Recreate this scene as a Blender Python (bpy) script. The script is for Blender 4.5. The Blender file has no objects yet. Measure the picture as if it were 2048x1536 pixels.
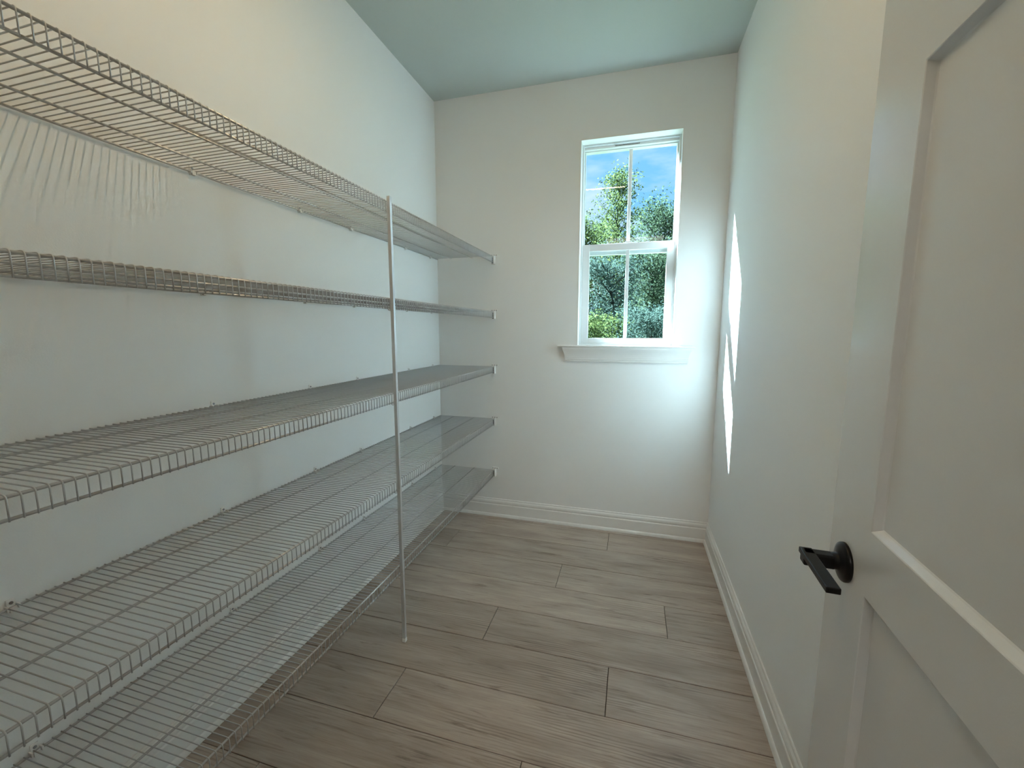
import bpy, bmesh, math, random
import numpy as np
from mathutils import Matrix, Vector

# ------------------------------------------------------------------ camera
SC = bpy.context.scene
F_PX, YAW, PITCH, ROLL = 841.48, 0.2780, -0.1290, 0.0003
CAM = Vector((1.2818, 0.0, 1.2889))
fw = Vector((-math.sin(YAW)*math.cos(PITCH), math.cos(YAW)*math.cos(PITCH), math.sin(PITCH)))
rt = Vector((math.cos(YAW), math.sin(YAW), 0)); up = rt.cross(fw)
rt2 = math.cos(ROLL)*rt + math.sin(ROLL)*up; up2 = -math.sin(ROLL)*rt + math.cos(ROLL)*up
cd = bpy.data.cameras.new('camera'); cam = bpy.data.objects.new('camera', cd)
SC.collection.objects.link(cam)
cam.matrix_world = Matrix(((rt2.x, up2.x, -fw.x, CAM.x), (rt2.y, up2.y, -fw.y, CAM.y), (rt2.z, up2.z, -fw.z, CAM.z), (0, 0, 0, 1)))
cd.sensor_width = 36; cd.lens = F_PX/2048*36; cd.clip_start = 0.02; cd.clip_end = 500
SC.camera = cam

# ------------------------------------------------------------------ sky, sun, exposure
SUN_E = 46.0
LAMP_L = 80.0          # pantry ceiling light bar
HALL_L = 8.0           # added fill panel, unseen in the adjoining room
W = bpy.data.worlds.new('sky'); SC.world = W; W.use_nodes = True
nt = W.node_tree; nt.nodes.clear(); W.cycles.sampling_method = 'NONE'
wo = nt.nodes.new('ShaderNodeOutputWorld'); bg = nt.nodes.new('ShaderNodeBackground')
tc = nt.nodes.new('ShaderNodeTexCoord'); sep = nt.nodes.new('ShaderNodeSeparateXYZ')
nt.links.new(tc.outputs['Generated'], sep.inputs[0])
gr = nt.nodes.new('ShaderNodeValToRGB'); gr.color_ramp.elements[0].position = 0.0; gr.color_ramp.elements[0].color = (.31, .76, 1.25, 1)
gr.color_ramp.elements[1].position = .75; gr.color_ramp.elements[1].color = (.21, .60, 1.22, 1)
nt.links.new(sep.outputs['Z'], gr.inputs[0])
mp = nt.nodes.new('ShaderNodeMapping'); mp.inputs['Scale'].default_value = (2.6, 2.6, 8.0); mp.inputs['Location'].default_value = (0.35, .2, .55)
nt.links.new(tc.outputs['Generated'], mp.inputs[0])
nz = nt.nodes.new('ShaderNodeTexNoise'); nz.inputs['Scale'].default_value = 1.6; nz.inputs['Detail'].default_value = 6; nz.inputs['Roughness'].default_value = .55
nt.links.new(mp.outputs[0], nz.inputs['Vector'])
cr = nt.nodes.new('ShaderNodeValToRGB'); cr.color_ramp.elements[0].position = .44; cr.color_ramp.elements[1].position = .72
nt.links.new(nz.outputs['Fac'], cr.inputs[0])
mx = nt.nodes.new('ShaderNodeMix'); mx.data_type = 'RGBA'
nt.links.new(cr.outputs['Color'], mx.inputs['Factor']); nt.links.new(gr.outputs['Color'], mx.inputs['A']); mx.inputs['B'].default_value = (.92, 1.1, 1.2, 1)
nt.links.new(mx.outputs['Result'], bg.inputs['Color']); bg.inputs['Strength'].default_value = .47
nt.links.new(bg.outputs[0], wo.inputs['Surface'])

sd = bpy.data.lights.new('sun', 'SUN'); sun = bpy.data.objects.new('sun', sd); SC.collection.objects.link(sun)
sd.energy = SUN_E; sd.color = (.64, .89, 1.0); sd.angle = math.radians(.5)
sun.rotation_euler = Vector((1, -.72, -1.085)).to_track_quat('-Z', 'Y').to_euler(); sun.location = (-8, 12, 12)

vs = SC.view_settings; vs.view_transform = 'Standard'; vs.look = 'None'; vs.gamma = 1; vs.exposure = 1.05
try: vs.use_curve_mapping = False
except Exception: pass
SC.cycles.max_bounces = 10; SC.cycles.diffuse_bounces = 6; SC.cycles.glossy_bounces = 3; SC.cycles.transparent_max_bounces = 24
SC.cycles.sample_clamp_indirect = 0; SC.cycles.use_light_tree = False

# ------------------------------------------------------------------ helpers
COL = SC.collection
def link(o, parent=None):
    COL.objects.link(o)
    if parent is not None: o.parent = parent
    return o
def empty(name, loc=(0, 0, 0), rz=0, parent=None):
    o = bpy.data.objects.new(name, None); o.location = loc; o.rotation_euler = (0, 0, rz); o.empty_display_size = .05
    return link(o, parent)
def tag(o, label=None, cat=None, group=None, kind=None):
    if label: o['label'] = label
    if cat: o['category'] = cat
    if group: o['group'] = group
    if kind: o['kind'] = kind
    return o
def mobj(name, bm, m, parent=None, smooth=False):
    me = bpy.data.meshes.new(name); bm.normal_update(); bm.to_mesh(me); bm.free()
    if m: me.materials.append(m)
    if smooth:
        for p in me.polygons: p.use_smooth = True
    return link(bpy.data.objects.new(name, me), parent)
def inst(name, me, parent=None, loc=(0, 0, 0)):
    o = bpy.data.objects.new(name, me); o.location = loc
    return link(o, parent)
def box(bm, x0, x1, y0, y1, z0, z1):
    vv = [bm.verts.new(p) for p in ((x0,y0,z0),(x1,y0,z0),(x1,y1,z0),(x0,y1,z0),(x0,y0,z1),(x1,y0,z1),(x1,y1,z1),(x0,y1,z1))]
    for f in ((0,3,2,1),(4,5,6,7),(0,1,5,4),(1,2,6,5),(2,3,7,6),(3,0,4,7)): bm.faces.new([vv[i] for i in f])
    return vv
def bbox(x0, x1, y0, y1, z0, z1, bev=0, seg=2):
    bm = bmesh.new(); box(bm, x0, x1, y0, y1, z0, z1)
    if bev: bmesh.ops.bevel(bm, geom=bm.edges[:], offset=bev, segments=seg, profile=.5, affect='EDGES')
    return bm
def bx(name, m, parent, dims, bev=0, seg=2): return mobj(name, bbox(*dims, bev=bev, seg=seg), m, parent)
def tube(bm, pts, r, n=8, cap=True, radii=None):
    pts = [Vector(p) for p in pts]; rings = []; prev = None
    for i, p in enumerate(pts):
        t = (pts[min(i+1, len(pts)-1)] - pts[max(i-1, 0)]).normalized()
        if prev is None:
            a = Vector((0, 0, 1)) if abs(t.z) < .9 else Vector((1, 0, 0))
            u = t.cross(a).normalized()
        else:
            u = (prev - t*prev.dot(t)).normalized()
        prev = u; v = t.cross(u); rr = radii[i] if radii else r
        rings.append([bm.verts.new(p + rr*(math.cos(2*math.pi*k/n)*u + math.sin(2*math.pi*k/n)*v)) for k in range(n)])
    for a, b in zip(rings, rings[1:]):
        for k in range(n): bm.faces.new((a[k], a[(k+1) % n], b[(k+1) % n], b[k]))
    if cap:
        bm.faces.new(rings[0][::-1]); bm.faces.new(rings[-1])
def profile_prism(bm, prof, p0, p1, inward, m0=0, m1=0):
    """prof: (offset from wall, z) loop; swept from p0 to p1 (xy) ; inward = xy unit normal into room; m0/m1 mitre per offset"""
    p0 = Vector((p0[0], p0[1], 0)); p1 = Vector((p1[0], p1[1], 0)); d = (p1-p0).normalized(); nrm = Vector((inward[0], inward[1], 0))
    a = [bm.verts.new(p0 + nrm*o + d*(m0*o) + Vector((0, 0, z))) for o, z in prof]
    b = [bm.verts.new(p1 + nrm*o - d*(m1*o) + Vector((0, 0, z))) for o, z in prof]
    n = len(prof)
    for k in range(n): bm.faces.new((a[k], a[(k+1) % n], b[(k+1) % n], b[k]))
    bm.faces.new(a[::-1]); bm.faces.new(b)
    bmesh.ops.recalc_face_normals(bm, faces=bm.faces[:])

# ------------------------------------------------------------------ materials
def mat(name, col, rough=.5, spec=.5, metal=0, bump=None, var=None):
    m = bpy.data.materials.new(name); m.use_nodes = True; t = m.node_tree; b = t.nodes['Principled BSDF']
    b.inputs['Base Color'].default_value = (*col, 1); b.inputs['Roughness'].default_value = rough
    b.inputs['Specular IOR Level'].default_value = spec; b.inputs['Metallic'].default_value = metal
    g = t.nodes.new('ShaderNodeTexCoord')
    if bump:
        sc, st, dist = bump
        n = t.nodes.new('ShaderNodeTexNoise'); n.inputs['Scale'].default_value = sc; n.inputs['Detail'].default_value = 3
        t.links.new(g.outputs['Object'], n.inputs['Vector'])
        bp = t.nodes.new('ShaderNodeBump'); bp.inputs['Strength'].default_value = st; bp.inputs['Distance'].default_value = dist
        t.links.new(n.outputs['Fac'], bp.inputs['Height']); t.links.new(bp.outputs[0], b.inputs['Normal'])
    if var:
        sc, amt = var
        n = t.nodes.new('ShaderNodeTexNoise'); n.inputs['Scale'].default_value = sc; n.inputs['Detail'].default_value = 4
        t.links.new(g.outputs['Object'], n.inputs['Vector'])
        r = t.nodes.new('ShaderNodeValToRGB')
        r.color_ramp.elements[0].position = .3; r.color_ramp.elements[1].position = .7
        r.color_ramp.elements[0].color = (*[c*(1-amt) for c in col], 1); r.color_ramp.elements[1].color = (*[min(1, c*(1+amt)) for c in col], 1)
        t.links.new(n.outputs['Fac'], r.inputs[0]); t.links.new(r.outputs[0], b.inputs['Base Color'])
    return m
M_WALL = mat('wall_paint', (.775, .785, .785), .55, .3, bump=(260, .12, .002))
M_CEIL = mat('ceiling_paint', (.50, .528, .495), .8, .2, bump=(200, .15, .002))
M_TRIM = mat('trim_paint', (.74, .74, .73), .32, .5, bump=(90, .03, .001))
M_DOOR = mat('door_paint', (.61, .615, .61), .20, .85, bump=(420, .07, .0012))
M_VINYL = mat('window_vinyl', (.66, .68, .69), .35, .5)
M_WIRE = mat('epoxy_wire', (.52, .53, .54), .30, .5, metal=.5)
M_PLAST = mat('white_plastic', (.78, .78, .77), .4, .5)
M_POLE = mat('pole_enamel', (.62, .63, .64), .32, .5, metal=.45)
M_BLACK = mat('matte_black_metal', (.003, .0035, .0045), .36, .25)
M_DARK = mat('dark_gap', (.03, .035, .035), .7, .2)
M_STEEL = mat('screw_steel', (.32, .33, .36), .35, .5, metal=.9)
M_SUB = mat('subfloor', (.06, .05, .04), .9, .1)

def emat(name, col, s):
    m = bpy.data.materials.new(name); m.use_nodes = True; t = m.node_tree; t.nodes.clear()
    o = t.nodes.new('ShaderNodeOutputMaterial'); e = t.nodes.new('ShaderNodeEmission')
    e.inputs['Color'].default_value = (*col, 1); e.inputs['Strength'].default_value = s
    t.links.new(e.outputs[0], o.inputs['Surface']); return m
M_LAMP = emat('lamp_lens', (1, .72, .40), LAMP_L)
M_HALL = emat('hall_fill_panel', (1, .93, .84), HALL_L)

def glass_mat():
    m = bpy.data.materials.new('window_glass'); m.use_nodes = True; t = m.node_tree; t.nodes.clear()
    o = t.nodes.new('ShaderNodeOutputMaterial'); tr = t.nodes.new('ShaderNodeBsdfTransparent'); gl = t.nodes.new('ShaderNodeBsdfGlossy')
    tr.inputs['Color'].default_value = (.97, .99, .985, 1); gl.inputs['Roughness'].default_value = .0
    fr = t.nodes.new('ShaderNodeFresnel'); fr.inputs['IOR'].default_value = 1.45
    ge = t.nodes.new('ShaderNodeNewGeometry'); iv = t.nodes.new('ShaderNodeMath'); iv.operation = 'MULTIPLY_ADD'; iv.inputs[1].default_value = -.4; iv.inputs[2].default_value = .4; t.links.new(ge.outputs['Backfacing'], iv.inputs[0])
    fm = t.nodes.new('ShaderNodeMath'); fm.operation = 'MULTIPLY'; t.links.new(fr.outputs[0], fm.inputs[0]); t.links.new(iv.outputs[0], fm.inputs[1])   # reflect at the outer skin of each pane only
    mx = t.nodes.new('ShaderNodeMixShader'); t.links.new(fm.outputs[0], mx.inputs[0]); t.links.new(tr.outputs[0], mx.inputs[1]); t.links.new(gl.outputs[0], mx.inputs[2])
    t.links.new(mx.outputs[0], o.inputs['Surface']); return m
M_GLASS = glass_mat()

def plank_mat():
    m = bpy.data.materials.new('oak_vinyl_plank'); m.use_nodes = True; t = m.node_tree; b = t.nodes['Principled BSDF']
    N = t.nodes.new; L = t.links.new
    tc = N('ShaderNodeTexCoord'); oi = N('ShaderNodeObjectInfo')
    cmb = N('ShaderNodeCombineXYZ')
    mu = N('ShaderNodeMath'); mu.operation = 'MULTIPLY'; mu.inputs[1].default_value = 37.0; L(oi.outputs['Random'], mu.inputs[0])
    L(mu.outputs[0], cmb.inputs['X']); L(mu.outputs[0], cmb.inputs['Y']); L(mu.outputs[0], cmb.inputs['Z'])
    add = N('ShaderNodeVectorMath'); add.operation = 'ADD'; L(tc.outputs['Object'], add.inputs[0]); L(cmb.outputs[0], add.inputs[1])
    def noise(scale, sc, det, rough=.6, dist=0):
        mp = N('ShaderNodeMapping'); mp.inputs['Scale'].default_value = scale; L(add.outputs[0], mp.inputs[0])
        n = N('ShaderNodeTexNoise'); n.inputs['Scale'].default_value = sc; n.inputs['Detail'].default_value = det; n.inputs['Roughness'].default_value = rough; n.inputs['Distortion'].default_value = dist
        L(mp.outputs[0], n.inputs['Vector']); return n.outputs['Fac']
    def ramp(src, stops):
        r = N('ShaderNodeValToRGB'); e = r.color_ramp.elements
        e[0].position, e[0].color = stops[0][0], (*stops[0][1], 1); e[1].position, e[1].color = stops[-1][0], (*stops[-1][1], 1)
        for p, c in stops[1:-1]:
            q = e.new(p); q.color = (*c, 1)
        L(src, r.inputs[0]); return r.outputs['Color']
    def mix(mode, fac, a, bb):
        x = N('ShaderNodeMix'); x.data_type = 'RGBA'; x.blend_type = mode
        if isinstance(fac, float): x.inputs['Factor'].default_value = fac
        else: L(fac, x.inputs['Factor'])
        L(a, x.inputs['A'])
        if isinstance(bb, tuple): x.inputs['B'].default_value = (*bb, 1)
        else: L(bb, x.inputs['B'])
        return x.outputs['Result']
    broad = noise((1.1, 6.0, 1), 2.2, 4, .55, .6)
    base = ramp(broad, [(.30, (.305, .240, .196)), (.48, (.375, .303, .252)), (.66, (.435, .358, .303))])
    # cathedral grain: distorted bands
    mp = N('ShaderNodeMapping'); mp.inputs['Scale'].default_value = (.9, 9.0, 1); L(add.outputs[0], mp.inputs[0])
    wv = N('ShaderNodeTexWave'); wv.wave_type = 'BANDS'; wv.bands_direction = 'Y'; wv.inputs['Scale'].default_value = 3.2; wv.inputs['Distortion'].default_value = 9.0
    wv.inputs['Detail'].default_value = 3; wv.inputs['Detail Scale'].default_value = .9; L(mp.outputs[0], wv.inputs['Vector'])
    grain = ramp(wv.outputs['Fac'], [(.0, (.70, .67, .65)), (.35, (1, 1, 1)), (1, (1.06, 1.06, 1.06))])
    sel = ramp(noise((.8, 4, 1), 1.7, 2), [(.46, (0, 0, 0)), (.62, (1, 1, 1))])
    col = mix('MULTIPLY', sel, base, grain)
    fine = noise((7, 190, 1), 1.0, 4, .7)
    col = mix('MULTIPLY', .85, col, ramp(fine, [(.30, (.80, .79, .78)), (.55, (1, 1, 1)), (.8, (1.12, 1.12, 1.12))]))
    dark = noise((2.2, 26, 1), 1.6, 5, .65, 1.0)
    col = mix('MULTIPLY', .9, col, ramp(dark, [(.30, (.52, .48, .46)), (.44, (1, 1, 1)), (.8, (1, 1, 1))]))
    lite = noise((3.0, 60, 1), 1.2, 5, .7, 1.4)
    ml = ramp(lite, [(.66, (0, 0, 0)), (.76, (.55, .55, .55))])
    col = mix('MIX', ml, col, (.64, .57, .49))
    tone = N('ShaderNodeMapRange'); tone.inputs['To Min'].default_value = .86; tone.inputs['To Max'].default_value = 1.10; L(oi.outputs['Random'], tone.inputs['Value'])
    hs = N('ShaderNodeHueSaturation'); L(col, hs.inputs['Color']); L(tone.outputs[0], hs.inputs['Value']); hs.inputs['Saturation'].default_value = .95
    L(hs.outputs[0], b.inputs['Base Color']); b.inputs['Roughness'].default_value = .42; b.inputs['Specular IOR Level'].default_value = .35
    bp = N('ShaderNodeBump'); bp.inputs['Strength'].default_value = .12; bp.inputs['Distance'].default_value = .0015; L(fine, bp.inputs['Height']); L(bp.outputs[0], b.inputs['Normal'])
    return m
M_PLANK = plank_mat()

# ------------------------------------------------------------------ room shell
D, RW, H = 2.6631, 1.7617, 2.74
FY0, FY1 = -.070, 0.050          # front wall (with the doorway the photo is taken from)
EXT = D + 0.145
WX0, WX1, WZ0, WZ1 = 0.945, 1.515, 1.191, 2.400

floor = mobj('floor', bbox(-2.6, 4.2, -3.8, EXT, -.12, -.006), M_SUB); tag(floor, kind='structure')
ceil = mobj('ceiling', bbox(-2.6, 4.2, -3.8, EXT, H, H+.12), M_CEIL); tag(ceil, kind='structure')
wl = mobj('wall_left', bbox(-.12, 0, FY1, D, -.006, H), M_WALL); tag(wl, kind='structure')
wr = mobj('wall_right', bbox(RW, RW+.12, FY1, D, -.006, H), M_WALL); tag(wr, kind='structure')
bm = bmesh.new()
for b in ((-.12, WX0, D, EXT, -.006, H), (WX1, RW+.12, D, EXT, -.006, H), (WX0, WX1, D, EXT, -.006, WZ0-.012), (WX0, WX1, D, EXT, WZ1, H)): box(bm, *b)
wb = mobj('wall_back', bm, M_WALL); tag(wb, kind='structure')
DX0, DX1, DZ = .825, 1.672, 2.47
bm = bmesh.new()
for b in ((-2.6, DX0, FY0, FY1, -.006, H), (DX1, 4.2, FY0, FY1, -.006, H), (DX0, DX1, FY0, FY1, DZ, H)): box(bm, *b)
wf = mobj('wall_front', bm, M_WALL); tag(wf, kind='structure')
# adjoining room behind the camera
for nm, b in (('wall_hall_left', (-2.72, -2.6, -3.8, FY1, -.006, H)), ('wall_hall_right', (4.2, 4.32, -3.8, FY1, -.006, H)), ('wall_hall_back', (-2.72, 4.32, -3.92, -3.8, -.006, H))):
    tag(mobj(nm, bbox(*b), M_WALL), kind='structure')
# door jamb of the doorway
bm = bmesh.new(); box(bm, DX0, DX0+.014, FY0-.004, FY1+.004, 0, DZ); box(bm, DX1-.014, DX1, FY0-.004, FY1+.004, 0, DZ); box(bm, DX0+.014, DX1-.014, FY0-.004, FY1+.004, DZ-.014, DZ)
tag(mobj('trim_1', bm, M_TRIM), kind='structure')

# floor planks
ROWS = {2.611: 1.18-.5, 2.392: 1.18, 2.173: .248, 1.953: .951, 1.734: 1.468, 1.515: .721, 1.295: 1.237, 1.076: .49, .857: 1.006, .638: .25, .419: .77, .2: 1.30, -.019: .10, -.238: .8}
PL = 1.52; G = .0013
def plank(x0, x1, y0, y1):
    cx, cy = (x0+x1)/2, (y0+y1)/2; hx, hy = (x1-x0)/2-G, (y1-y0)/2-G; c = .0009
    bm = bmesh.new(); lo = [bm.verts.new((sx*hx, sy*hy, -.006)) for sx, sy in ((-1,-1),(1,-1),(1,1),(-1,1))]
    mi = [bm.verts.new((sx*hx, sy*hy, -c)) for sx, sy in ((-1,-1),(1,-1),(1,1),(-1,1))]
    tp = [bm.verts.new((sx*(hx-c), sy*(hy-c), 0)) for sx, sy in ((-1,-1),(1,-1),(1,1),(-1,1))]
    for k in range(4):
        j = (k+1) % 4; bm.faces.new((lo[k], lo[j], mi[j], mi[k])); bm.faces.new((mi[k], mi[j], tp[j], tp[k]))
    bm.faces.new(tp); bm.faces.new(lo[::-1])
    o = mobj('plank', bm, M_PLANK, floor); o.location = (cx, cy, 0)
for y0, jx in sorted(ROWS.items(), reverse=True):
    y1 = min(y0+.2193, D-.002)
    xs = sorted({jx + k*PL for k in range(-2, 3)})
    lim = (.002, RW-.002) if y0 > FY1 else (DX0+.02, DX1-.02)
    xs = [lim[0]] + [x for x in xs if lim[0]+.05 < x < lim[1]-.05] + [lim[1]]
    yy0 = y0
    for a, b in zip(xs, xs[1:]): plank(a, b, yy0, y1)

# baseboards with shoe moulding
BP = [(0, 0), (.014, 0), (.014, .082), (.0125, .085), (.0105, .0865), (.0105, .090), (.012, .093), (.0125, .100), (.011, .108), (.008, .113), (.0062, .116), (.0062, .121), (.004, .1245), (0, .1245)]
SP = [(.014, 0), (.0235, 0)] + [(.014 + .0095*math.cos(a), .020*math.sin(a)) for a in [k*math.pi/12 for k in range(1, 6)]] + [(.014, .020)]
def baseboard(side, p0, p1, inw, m0, m1):
    bm = bmesh.new(); profile_prism(bm, BP, p0, p1, inw, m0, m1); o = mobj('baseboard_'+side, bm, M_TRIM); tag(o, kind='structure')
    bm = bmesh.new(); profile_prism(bm, SP, p0, p1, inw, m0, m1); mobj('shoe_molding', bm, M_TRIM, o)
baseboard('left', (0, D), (0, FY1), (1, 0), 1, 1)
baseboard('back', (RW, D), (0, D), (0, -1), 1, 1)
baseboard('right', (RW, FY1), (RW, D), (-1, 0), 1, 1)
baseboard('front', (0, FY1), (DX0, FY1), (0, 1), 1, 0)

# ------------------------------------------------------------------ window
win = empty('window_1', (0, 0, 0)); tag(win, kind='structure')
# painted returns lining the opening
bm = bmesh.new(); J = .004
box(bm, WX0-.001, WX0+J, D-.001, D+.07, WZ0, WZ1+.001); box(bm, WX1-J, WX1+.001, D-.001, D+.07, WZ0, WZ1+.001); box(bm, WX0+J, WX1-J, D-.001, D+.07, WZ1-J, WZ1+.001)
mobj('jamb_liner', bm, M_TRIM, win)
# vinyl frame
fy0, fy1 = D+.070, EXT-.002
bm = bmesh.new()
box(bm, WX0, WX0+.014, fy0, fy1, WZ0, WZ1); box(bm, WX1-.014, WX1, fy0, fy1, WZ0, WZ1)
box(bm, WX0+.014, WX1-.014, fy0, fy1, WZ1-.014, WZ1); box(bm, WX0+.014, WX1-.014, fy0, fy1, WZ0-.01, WZ0+.012)
bmesh.ops.bevel(bm, geom=bm.edges[:], offset=.0015, segments=1, affect='EDGES')
fr = mobj('window_frame', bm, M_VINYL, win)
# head of the fixed upper light: stepped band with slot
bm = bmesh.new(); box(bm, WX0+.014, WX1-.014, D+.082, fy1, WZ1-.030, WZ1-.014); box(bm, WX0+.014, WX1-.014, D+.104, fy1, WZ1-.036, WZ1-.030)
bmesh.ops.bevel(bm, geom=bm.edges[:], offset=.001, segments=1, affect='EDGES')
mobj('head_stop', bm, M_VINYL, win)
bx('head_slot', M_DARK, fr, (1.140, 1.282, D+.0812, D+.0835, WZ1-.0235, WZ1-.0205))
# side stops of the upper light
bm = bmesh.new(); box(bm, WX0+.014, WX0+.020, D+.112, fy1, 1.80, WZ1-.030); box(bm, WX1-.022, WX1-.014, D+.112, fy1, 1.80, WZ1-.030); box(bm, WX0+.014, WX1-.014, D+.112, fy1, 1.752, 1.802)
bmesh.ops.bevel(bm, geom=bm.edges[:], offset=.001, segments=1, affect='EDGES')
ub = mobj('upper_sash', bm, M_VINYL, win)
bx('glass_pane', M_GLASS, ub, (WX0+.018, WX1-.020, D+.124, D+.127, 1.79, WZ1-.033))
bx('muntin', M_VINYL, ub, (1.222, 1.243, D+.118, D+.1235, 1.80, WZ1-.034), .002)
# lower sash
ly0, ly1 = D+.076, D+.106; sx0, sx1 = WX0+.015, WX1-.013
ls = empty('lower_sash', (0, 0, 0), parent=win)
for nm, b in (('stile', (sx0, sx0+.043, ly0, ly1, WZ0+.012, 1.812)), ('stile', (sx1-.043, sx1, ly0, ly1, WZ0+.012, 1.812)),
              ('rail', (sx0+.043, sx1-.043, ly0, ly1, 1.771, 1.812)), ('rail', (sx0+.043, sx1-.043, ly0, ly1, WZ0+.012, 1.234))):
    bx(nm, M_VINYL, ls, b, .0015, 1)
bx('glass_pane', M_GLASS, ls, (sx0+.040, sx1-.040, D+.091, D+.094, 1.230, 1.775))
bx('muntin', M_VINYL, ls, (1.223, 1.244, D+.085, D+.0905, 1.232, 1.773), .002)
bm = bbox(1.206, 1.262, D+.080, D+.104, 1.812, 1.817, .002); box(bm, 1.222, 1.250, D+.084, D+.100, 1.817, 1.822)
mobj('sash_lock', bm, M_VINYL, ls)
# stool and apron
bm = bbox(.826, 1.632, D-.034, D-.0005, 1.179, 1.191, .0045, 3); mobj('window_stool', bm, M_TRIM, win)
bx('window_stool', M_TRIM, win, (WX0, WX1, D-.001, D+.072, 1.179, 1.191))
AP = [(0, 1.0875), (.0095, 1.0875), (.0115, 1.0895), (.0115, 1.0945), (.0095, 1.0965), (.0095, 1.098), (.0125, 1.0995), (.0135, 1.108), (.0125, 1.1105), (.0125, 1.112),
      (.0145, 1.1135), (.0150, 1.124), (.0170, 1.136), (.0205, 1.148), (.0250, 1.159), (.0285, 1.168), (.0295, 1.179), (0, 1.179)]
bm = bmesh.new(); profile_prism(bm, AP, (1.585, D), (.885, D), (0, -1), -1, -1); mobj('apron', bm, M_TRIM, win)

# ------------------------------------------------------------------ wire shelves
S = .3992; LIP = .0349; RR = .0028; WR = .00135; PITCHW = .0162
Y0, Y1 = FY1+.012, D-.010
ZS = [1.7519, 1.4016, 1.0428, .6891, .3337]
LAB = ['highest white wire shelf, above eye level on the left wall', 'second wire shelf from the top, its lip seen nearly edge-on',
       'middle wire shelf of five, about level below the window sill', 'fourth wire shelf down, directly above the lowest shelf', 'lowest white wire shelf, just above the floor and baseboard']
# shared meshes
zt = RR + WR - .0003
def wire_path():
    pts = [(.0035, zt)]; pts.append((S-.004, zt)); cx, cz, r = S-.0025, zt-.0068, .0068
    for k in range(1, 5): a = math.pi/2*(1-k/4); pts.append((cx + r*math.cos(a), cz + r*math.sin(a)))
    pts.append((S+.0043, -LIP-.0025)); return [(x, 0, z) for x, z in pts]
bm = bmesh.new(); tube(bm, wire_path(), WR, 6); me_wire = bpy.data.meshes.new('cross_wire'); bm.to_mesh(me_wire); bm.free()
me_wire.materials.append(M_WIRE)
for p in me_wire.polygons: p.use_smooth = True
bm = bmesh.new(); tube(bm, [(0, Y0, 0), (0, Y1, 0)], RR, 10); me_rail = bpy.data.meshes.new('rail'); bm.to_mesh(me_rail); bm.free(); me_rail.materials.append(M_WIRE)
for p in me_rail.polygons: p.use_smooth = len(p.vertices) == 4
# wall clip : plate with hook and screw
bm = bbox(0, .0035, -.0075, .0075, -.010, .019, .0012, 2); box(bm, .0005, .0105, -.0055, .0055, -.0085, -.0055); box(bm, .0085, .0112, -.0055, .0055, -.0085, .0025)
box(bm, .0005, .0125, -.0105, -.0075, -.004, .006); box(bm, .0005, .0125, .0075, .0105, -.004, .006)
me_clip = bpy.data.meshes.new('wall_clip'); bm.to_mesh(me_clip); bm.free(); me_clip.materials.append(M_PLAST)
bm = bmesh.new(); tube(bm, [(.003, 0, .0105), (.0050, 0, .0105)], .0034, 10); me_scr = bpy.data.meshes.new('screw'); bm.to_mesh(me_scr); bm.free(); me_scr.materials.append(M_STEEL)
# end bracket on the back wall (origin on front rail end)
bm = bbox(-.017, .026, .001, .010, .0045, .0165, .002, 2)          # screw tab against wall
box(bm, .0055, .0105, -.020, .010, -.045, .0065); box(bm, -.0105, -.0070, -.020, .010, -.045, .0065)
box(bm, -.0070, .0055, -.020, .010, .0045, .0065); box(bm, -.0070, .0055, .004, .010, -.0425, .0045); box(bm, -.0070, .0055, -.020, .010, -.045, -.0425)
me_br = bpy.data.meshes.new('end_bracket'); bm.to_mesh(me_br); bm.free(); me_br.materials.append(M_PLAST)
CLIPS = [.514, 1.011, 1.434, 1.748, 2.237, 2.551]
PHASE = [.4519, .440, .446, .3268, .333]
for i, z in enumerate(ZS):
    sh = empty('wire_shelf', (0, 0, z)); tag(sh, LAB[i], 'shelf', 'wire shelves on the left wall')
    for x, zz in ((.0065, 0), (.105, 0), (.252, 0), (S, 0), (S, -LIP)): inst('rail', me_rail, sh, (x, 0, zz))
    k0 = math.ceil((Y0+.002-PHASE[i])/PITCHW); k1 = math.floor((Y1-.004-PHASE[i])/PITCHW)
    for k in range(k0, k1+1): inst('cross_wire', me_wire, sh, (0, PHASE[i]+k*PITCHW, 0))
    for y in CLIPS:
        c = inst('wall_clip', me_clip, sh, (0, y, 0)); inst('screw', me_scr, c)
    b = inst('end_bracket', me_br, sh, (S, D-.010, 0))
    bx('socket_shade', M_DARK, b, (-.0055, .0050, -.012, .0035, -.042, -.004))  # dark block standing in for the shade inside the bracket socket
    for dx in (-.011, .0045, .020):
        o = inst('screw', me_scr, b, (dx, -.0005+.0005, 0)); o.rotation_euler = (0, 0, -math.pi/2); o.location = (dx, .0045, 0)

# a spare rod left on the top shelf, along its middle rail
rod = mobj('spare_rod', bbox(-.0042, .0042, -.74, .74, 0, .0084, .001, 1), mat('rod_enamel', (.34, .34, .34), .35, .5))
rod.location = (.238, 1.53, ZS[0]+zt+WR); rod.rotation_euler = (0, 0, .003); tag(rod, 'thin grey rod lying lengthwise on the highest wire shelf', 'rod')

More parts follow.
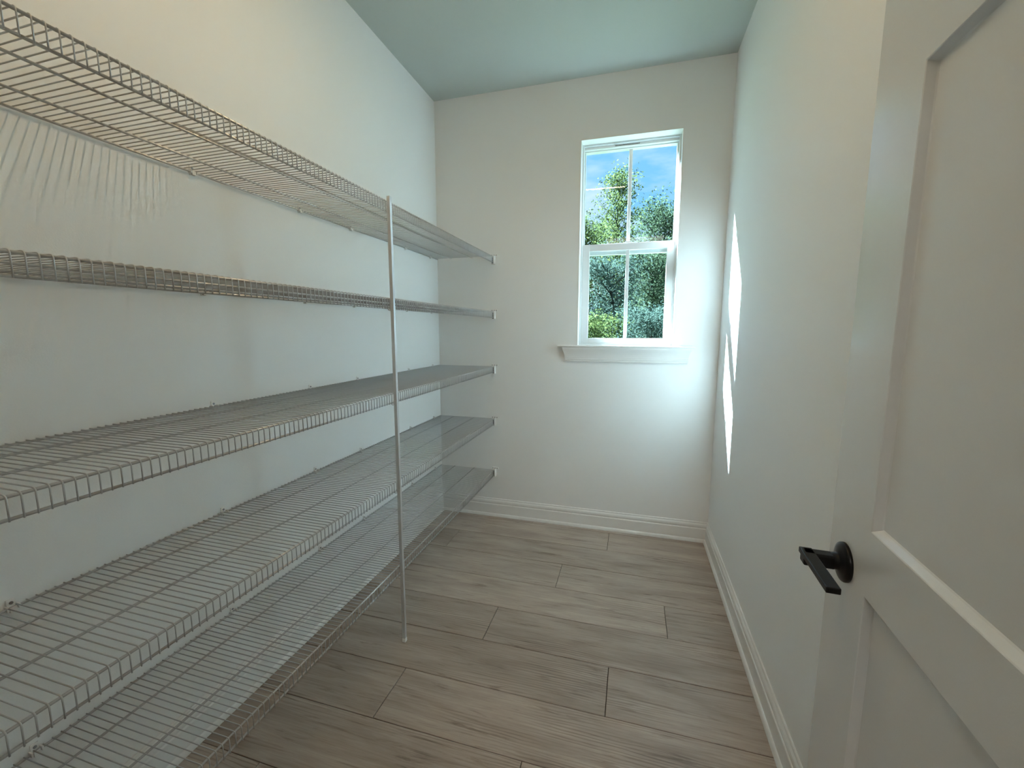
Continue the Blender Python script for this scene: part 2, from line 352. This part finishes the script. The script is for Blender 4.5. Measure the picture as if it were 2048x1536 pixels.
# ------------------------------------------------------------------ support pole
PX, PY, PW = S+.0135, 1.417, .0066
pole = empty('support_pole', (PX, PY, 0)); tag(pole, 'slim square white metal pole propping the shelf fronts from the floor', 'pole')
bm = bbox(-PW, PW, -PW, PW, .004, 1.768, .0009, 2); mobj('pole_tube', bm, M_POLE, pole)
bx('foot_cap', M_PLAST, pole, (-PW-.0012, PW+.0012, -PW-.0012, PW+.0012, 0, .017), .002)
for z in ZS:
    bm = bbox(-PW-.0010, PW+.0003, -PW-.0008, PW+.0008, z-LIP-.009, z-LIP+.009, .0006, 1)
    tube(bm, [(-PW-.001, -PW-.006, z-LIP+.003), (-PW-.0045, -PW-.009, z-LIP-.001), (-PW-.003, -PW-.006, z-LIP-.006), (-PW+.001, -PW+.001, z-LIP-.008)], .0022, 6)
    mobj('pole_clamp', bm, M_POLE, pole)

# ------------------------------------------------------------------ open door
ANG = .045; DW, DT, DH = .811, .035, 2.43
door = empty('door_1', (1.62-.1*math.sin(.045), .17-.1*math.cos(.045), 0), -ANG); tag(door, kind='structure')      # local +y runs hinge -> free edge, local x = 0 is the visible face
ST = .138; z0 = .010
RZ = [(z0, .185), (.8730, .9790), (1.6470, 1.7530), (DH-.115, DH)]
for y0, y1 in ((0.0, ST), (DW-ST, DW)): bx('stile', M_DOOR, door, (0, DT, y0, y1, z0, DH))
for a, b in RZ: bx('rail', M_DOOR, door, (0, DT, ST, DW-ST, a, b))
def panel(za, zb):
    bm = bmesh.new(); ya, yb = ST, DW-ST
    for face, dep in ((0, .0115), (DT, -.0115)):
        rings = []
        for off, dx in ((0, 0), (.0015, .0010*(1 if dep > 0 else -1)), (.0075, dep*.86), (.0095, dep)):
            rings.append([bm.verts.new((face+dx, y, z)) for y, z in ((ya+off, za+off), (yb-off, za+off), (yb-off, zb-off), (ya+off, zb-off))])
        for r0, r1 in zip(rings, rings[1:]):
            for k in range(4):
                j = (k+1) % 4; f = (r0[k], r0[j], r1[j], r1[k]); bm.faces.new(f if dep < 0 else f[::-1])
        bm.faces.new(rings[-1] if dep < 0 else rings[-1][::-1])
    bmesh.ops.recalc_face_normals(bm, faces=bm.faces[:])
    mobj('panel', bm, M_DOOR, door)
for (a, b), (c, d) in zip(RZ, RZ[1:]): panel(b, c)
# lever handle
HY, HZ = .746, .8895
lev = empty('lever_handle', (0, HY, HZ), parent=door); lev['label'] = 'matte black lever handle on a round rosette'
def lathe_x(prof, n=40):
    bm = bmesh.new(); rings = []
    for x, r in prof: rings.append([bm.verts.new((x, r*math.cos(2*math.pi*k/n), r*math.sin(2*math.pi*k/n))) for k in range(n)])
    for a, b in zip(rings, rings[1:]):
        for k in range(n): bm.faces.new((a[k], a[(k+1) % n], b[(k+1) % n], b[k]))
    bm.faces.new(rings[0]); bm.faces.new(rings[-1][::-1]); bmesh.ops.recalc_face_normals(bm, faces=bm.faces[:]); return bm
o = mobj('rosette', lathe_x([(0, .0335), (-.004, .0335), (-.0058, .0325), (-.0085, .026), (-.0115, .0165), (-.013, .0145), (-.020, .0140)]), M_BLACK, lev, True)
bm = bbox(-.0640, -.016, -.0115, .0115, -.0125, .0115, .0035, 3); mobj('hub', bm, M_BLACK, lev)
bm = bbox(-.0660, -.0460, -.116, .0135, .0015, .0115, .0016, 2); mobj('lever', bm, M_BLACK, lev)
bx('latch_plate', M_STEEL, door, (.006, .029, DW-.0005, DW+.0012, HZ-.028, HZ+.028))

# ------------------------------------------------------------------ ceiling light and added fill panel
bar = empty('ceiling_light', (.85, .985, H)); tag(bar, 'slim white light bar on the pantry ceiling above the shelves', 'ceiling light')
bm = bbox(-.315, .315, -.036, .036, -.024, 0, .004); mobj('housing', bm, M_PLAST, bar)
bm = bbox(-.300, .300, -.010, .010, -.030, -.0235); mobj('diffuser', bm, M_LAMP, bar)
pan = empty('ceiling_light', (1.25, -1.9, H)); tag(pan, 'flat square glowing panel added as fill light, unseen in the adjoining room', 'ceiling light')  # invented panel, sends fill light through the doorway from behind the camera
mobj('housing', bbox(-.46, .46, -.46, .46, -.030, 0, .004), M_PLAST, pan)
mobj('diffuser', bbox(-.44, .44, -.44, .44, -.034, -.0295), M_HALL, pan)
M_HALL.cycles.emission_sampling = 'NONE'

# ------------------------------------------------------------------ outdoors
GZ = -.5
bm = bmesh.new(); n = 24; R = 160
vv = [[bm.verts.new((-R+2*R*i/n, EXT+.02+ (R*1.2)*j/n, GZ + .12*math.sin(i*1.7+j*2.3))) for j in range(n+1)] for i in range(n+1)]
for i in range(n):
    for j in range(n): bm.faces.new((vv[i][j], vv[i+1][j], vv[i+1][j+1], vv[i][j+1]))
g = mobj('ground', bm, mat('lawn', (.045, .06, .02), .9, .1, var=(.8, .35))); tag(g, kind='structure')

def leaf_mat(name, c0, c1, tr):
    m = bpy.data.materials.new(name); m.use_nodes = True; t = m.node_tree; t.nodes.clear(); N = t.nodes.new; L = t.links.new
    o = N('ShaderNodeOutputMaterial'); ge = N('ShaderNodeNewGeometry'); r = N('ShaderNodeValToRGB')
    r.color_ramp.elements[0].color = (*c0, 1); r.color_ramp.elements[1].color = (*c1, 1); L(ge.outputs['Random Per Island'], r.inputs[0])
    d = N('ShaderNodeBsdfDiffuse'); tl = N('ShaderNodeBsdfTranslucent'); mx = N('ShaderNodeMixShader'); mx.inputs[0].default_value = tr
    L(r.outputs[0], d.inputs[0]); L(r.outputs[0], tl.inputs[0]); L(d.outputs[0], mx.inputs[1]); L(tl.outputs[0], mx.inputs[2]); L(mx.outputs[0], o.inputs['Surface']); return m
LM = [leaf_mat('leaf_yellow_green', (.050, .075, .040), (.150, .185, .060), .45),
      leaf_mat('leaf_mid_green', (.048, .078, .055), (.105, .140, .080), .40),
      leaf_mat('leaf_blue_green', (.055, .090, .078), (.105, .145, .120), .36)]
M_BARK = mat('bark', (.030, .028, .026), .9, .1, bump=(14, .6, .02))
rng = np.random.default_rng(7)
def leaves(name, pts, size, m, parent):
    n = len(pts)
    a = rng.normal(size=(n, 3)); a /= np.linalg.norm(a, axis=1)[:, None]
    b = rng.normal(size=(n, 3)); b -= (a*b).sum(1)[:, None]*a; b /= np.linalg.norm(b, axis=1)[:, None]
    s = size*rng.uniform(.6, 1.35, n)[:, None]
    v = np.stack([pts-a*s, pts+b*s*.48, pts+a*s, pts-b*s*.48], 1).reshape(-1, 3)
    me = bpy.data.meshes.new(name); me.vertices.add(4*n); me.vertices.foreach_set('co', v.astype(np.float32).ravel())
    me.loops.add(4*n); me.loops.foreach_set('vertex_index', np.arange(4*n, dtype=np.int32))
    me.polygons.add(n); me.polygons.foreach_set('loop_start', np.arange(0, 4*n, 4, dtype=np.int32))
    me.update(calc_edges=True); me.materials.append(m)
    return link(bpy.data.objects.new(name, me), parent)
def tree(name, label, x, y, h, rad, base, nleaf, lsize, m, lean=0, nbr=26, top=.12, cat='tree', trunk_r=.12, group='trees beyond the window'):
    """crown fills from base*h to h; radius profile widest low, narrowing to top"""
    e = empty(name, (x, y, GZ)); tag(e, label, cat, group)
    bm = bmesh.new(); path = [Vector((lean*(t**1.3)*h*.12 + .05*math.sin(3*t+x), .06*math.sin(5*t+y), t*h*.94)) for t in [k/9 for k in range(10)]]
    tube(bm, path, .1, 8, radii=[trunk_r*(1-.88*k/9) for k in range(10)])
    P = []; tips = []
    for k in range(nbr):
        t = base + (1-base)*(k+.5)/nbr; q = path[min(8, int(t*9))].lerp(path[min(9, int(t*9)+1)], t*9-int(t*9)) if t < 1 else path[-1]
        tt = (t-base)/(1-base); rr = rad*(top + (1-top)*math.sin(math.pi*min(1, .22+.78*(1-tt)))**.8 if tt > .25 else (.62+1.3*tt)*(top+(1-top)))
        ang = k*2.4 + rng.uniform(-.5, .5); L = rr*rng.uniform(.75, 1.12); rise = .35 + .9*tt
        tip = q + Vector((math.cos(ang)*L, math.sin(ang)*L, L*rise*.6 + .12*h*tt*rng.uniform(.2, .8)))
        if tip.z > h: tip.z = h - rng.uniform(0, .04)*h
        mid = q.lerp(tip, .5) + Vector((0, 0, -.04*L)); tube(bm, [q, mid, tip], .02, 5, radii=[trunk_r*(.42-.26*tt), trunk_r*.16, trunk_r*.05])
        m2 = max(6, int(nleaf/nbr)); u = rng.beta(1.6, 1.1, m2); base_p = np.outer(1-u, np.array(q)) + np.outer(u, np.array(tip))
        P.append(base_p + rng.normal(size=(m2, 3))*np.array([.19, .19, .16])*rad*(.55 + .5*u)[:, None])
    mobj('trunk', bm, M_BARK, e)
    leaves('foliage', np.concatenate(P), lsize, m, e)
    return e
def at(px, y): return CAM.x + (px-1266.5)/875.0*y      # rough lateral spot seen at that column of the photograph
T = 'beyond the window'
tree('slender_tree', 'tall airy tree, its thin top reaching highest into the sky', at(1222, 31), 31, 12.6, 1.45, .22, 8200, .088, LM[0], .2, 54, .10, trunk_r=.12)
tree('bushy_tree', 'rounded green tree right of the tall airy tree, top against blue sky', at(1318, 37.5), 37.5, 11.7, 2.9, .06, 17000, .112, LM[1], 0, 38, .35, trunk_r=.17)
tree('bushy_tree', 'pale blue-green tree at the right edge of the window view', at(1365, 46.5), 46.5, 13.2, 3.3, .06, 15000, .135, LM[2], 0, 34, .35, trunk_r=.2)
tree('bushy_tree', 'yellow-green tree at the left edge of the window view', at(1172, 46.5), 46.5, 12.9, 3.4, .05, 15000, .135, LM[0], 0, 34, .3, trunk_r=.2)
tree('bushy_tree', 'leaning dark-trunked tree behind the lower left pane', at(1243, 20), 20, 4.9, 1.45, .30, 7500, .06, LM[2], -1.2, 26, .4, trunk_r=.13)
tree('bushy_tree', 'upright dark-trunked tree behind the lower right pane', at(1298, 25.5), 25.5, 6.3, 1.8, .30, 8500, .075, LM[1], .1, 28, .4, trunk_r=.15)
for px, y, h, r, mi, w in ((1190, 12, 2.1, .80, 0, 'low yellow-green shrub at the bottom left of the window view'), (1304, 15.4, 2.4, 1.2, 2, 'broad blue-green shrub at the bottom right of the window view')):
    tree('shrub', w, at(px, y), y, h, r, .02, 8500, .0032*y, LM[mi], 0, 32, .6, 'shrub', .04, 'shrubs beyond the window')
# the wood goes on to both sides and behind
for x, y, h, r, mi, w in ((1.2, 57, 11.5, 4.2, 2, 'blue-green tree far behind the tall airy tree'), (-11.5, 57, 13, 4.2, 1, 'mid-green tree of the wood, far back on the left'), (14, 57, 13, 4.2, 1, 'mid-green tree of the wood, far back on the right'),
        (-7.5, 36, 10.5, 2.8, 1, 'mid-green tree of the wood, left outside'), (12.5, 36, 10.5, 2.8, 2, 'blue-green tree of the wood, right outside'), (-5.5, 24, 7, 1.9, 0, 'smaller yellow-green tree of the wood, left outside'), (9, 24, 7, 1.9, 0, 'smaller yellow-green tree of the wood, right outside')):
    tree('bushy_tree', w, x, y, h, r, .03, 11000, .0033*y, LM[mi], 0, 32, .4, trunk_r=.2)
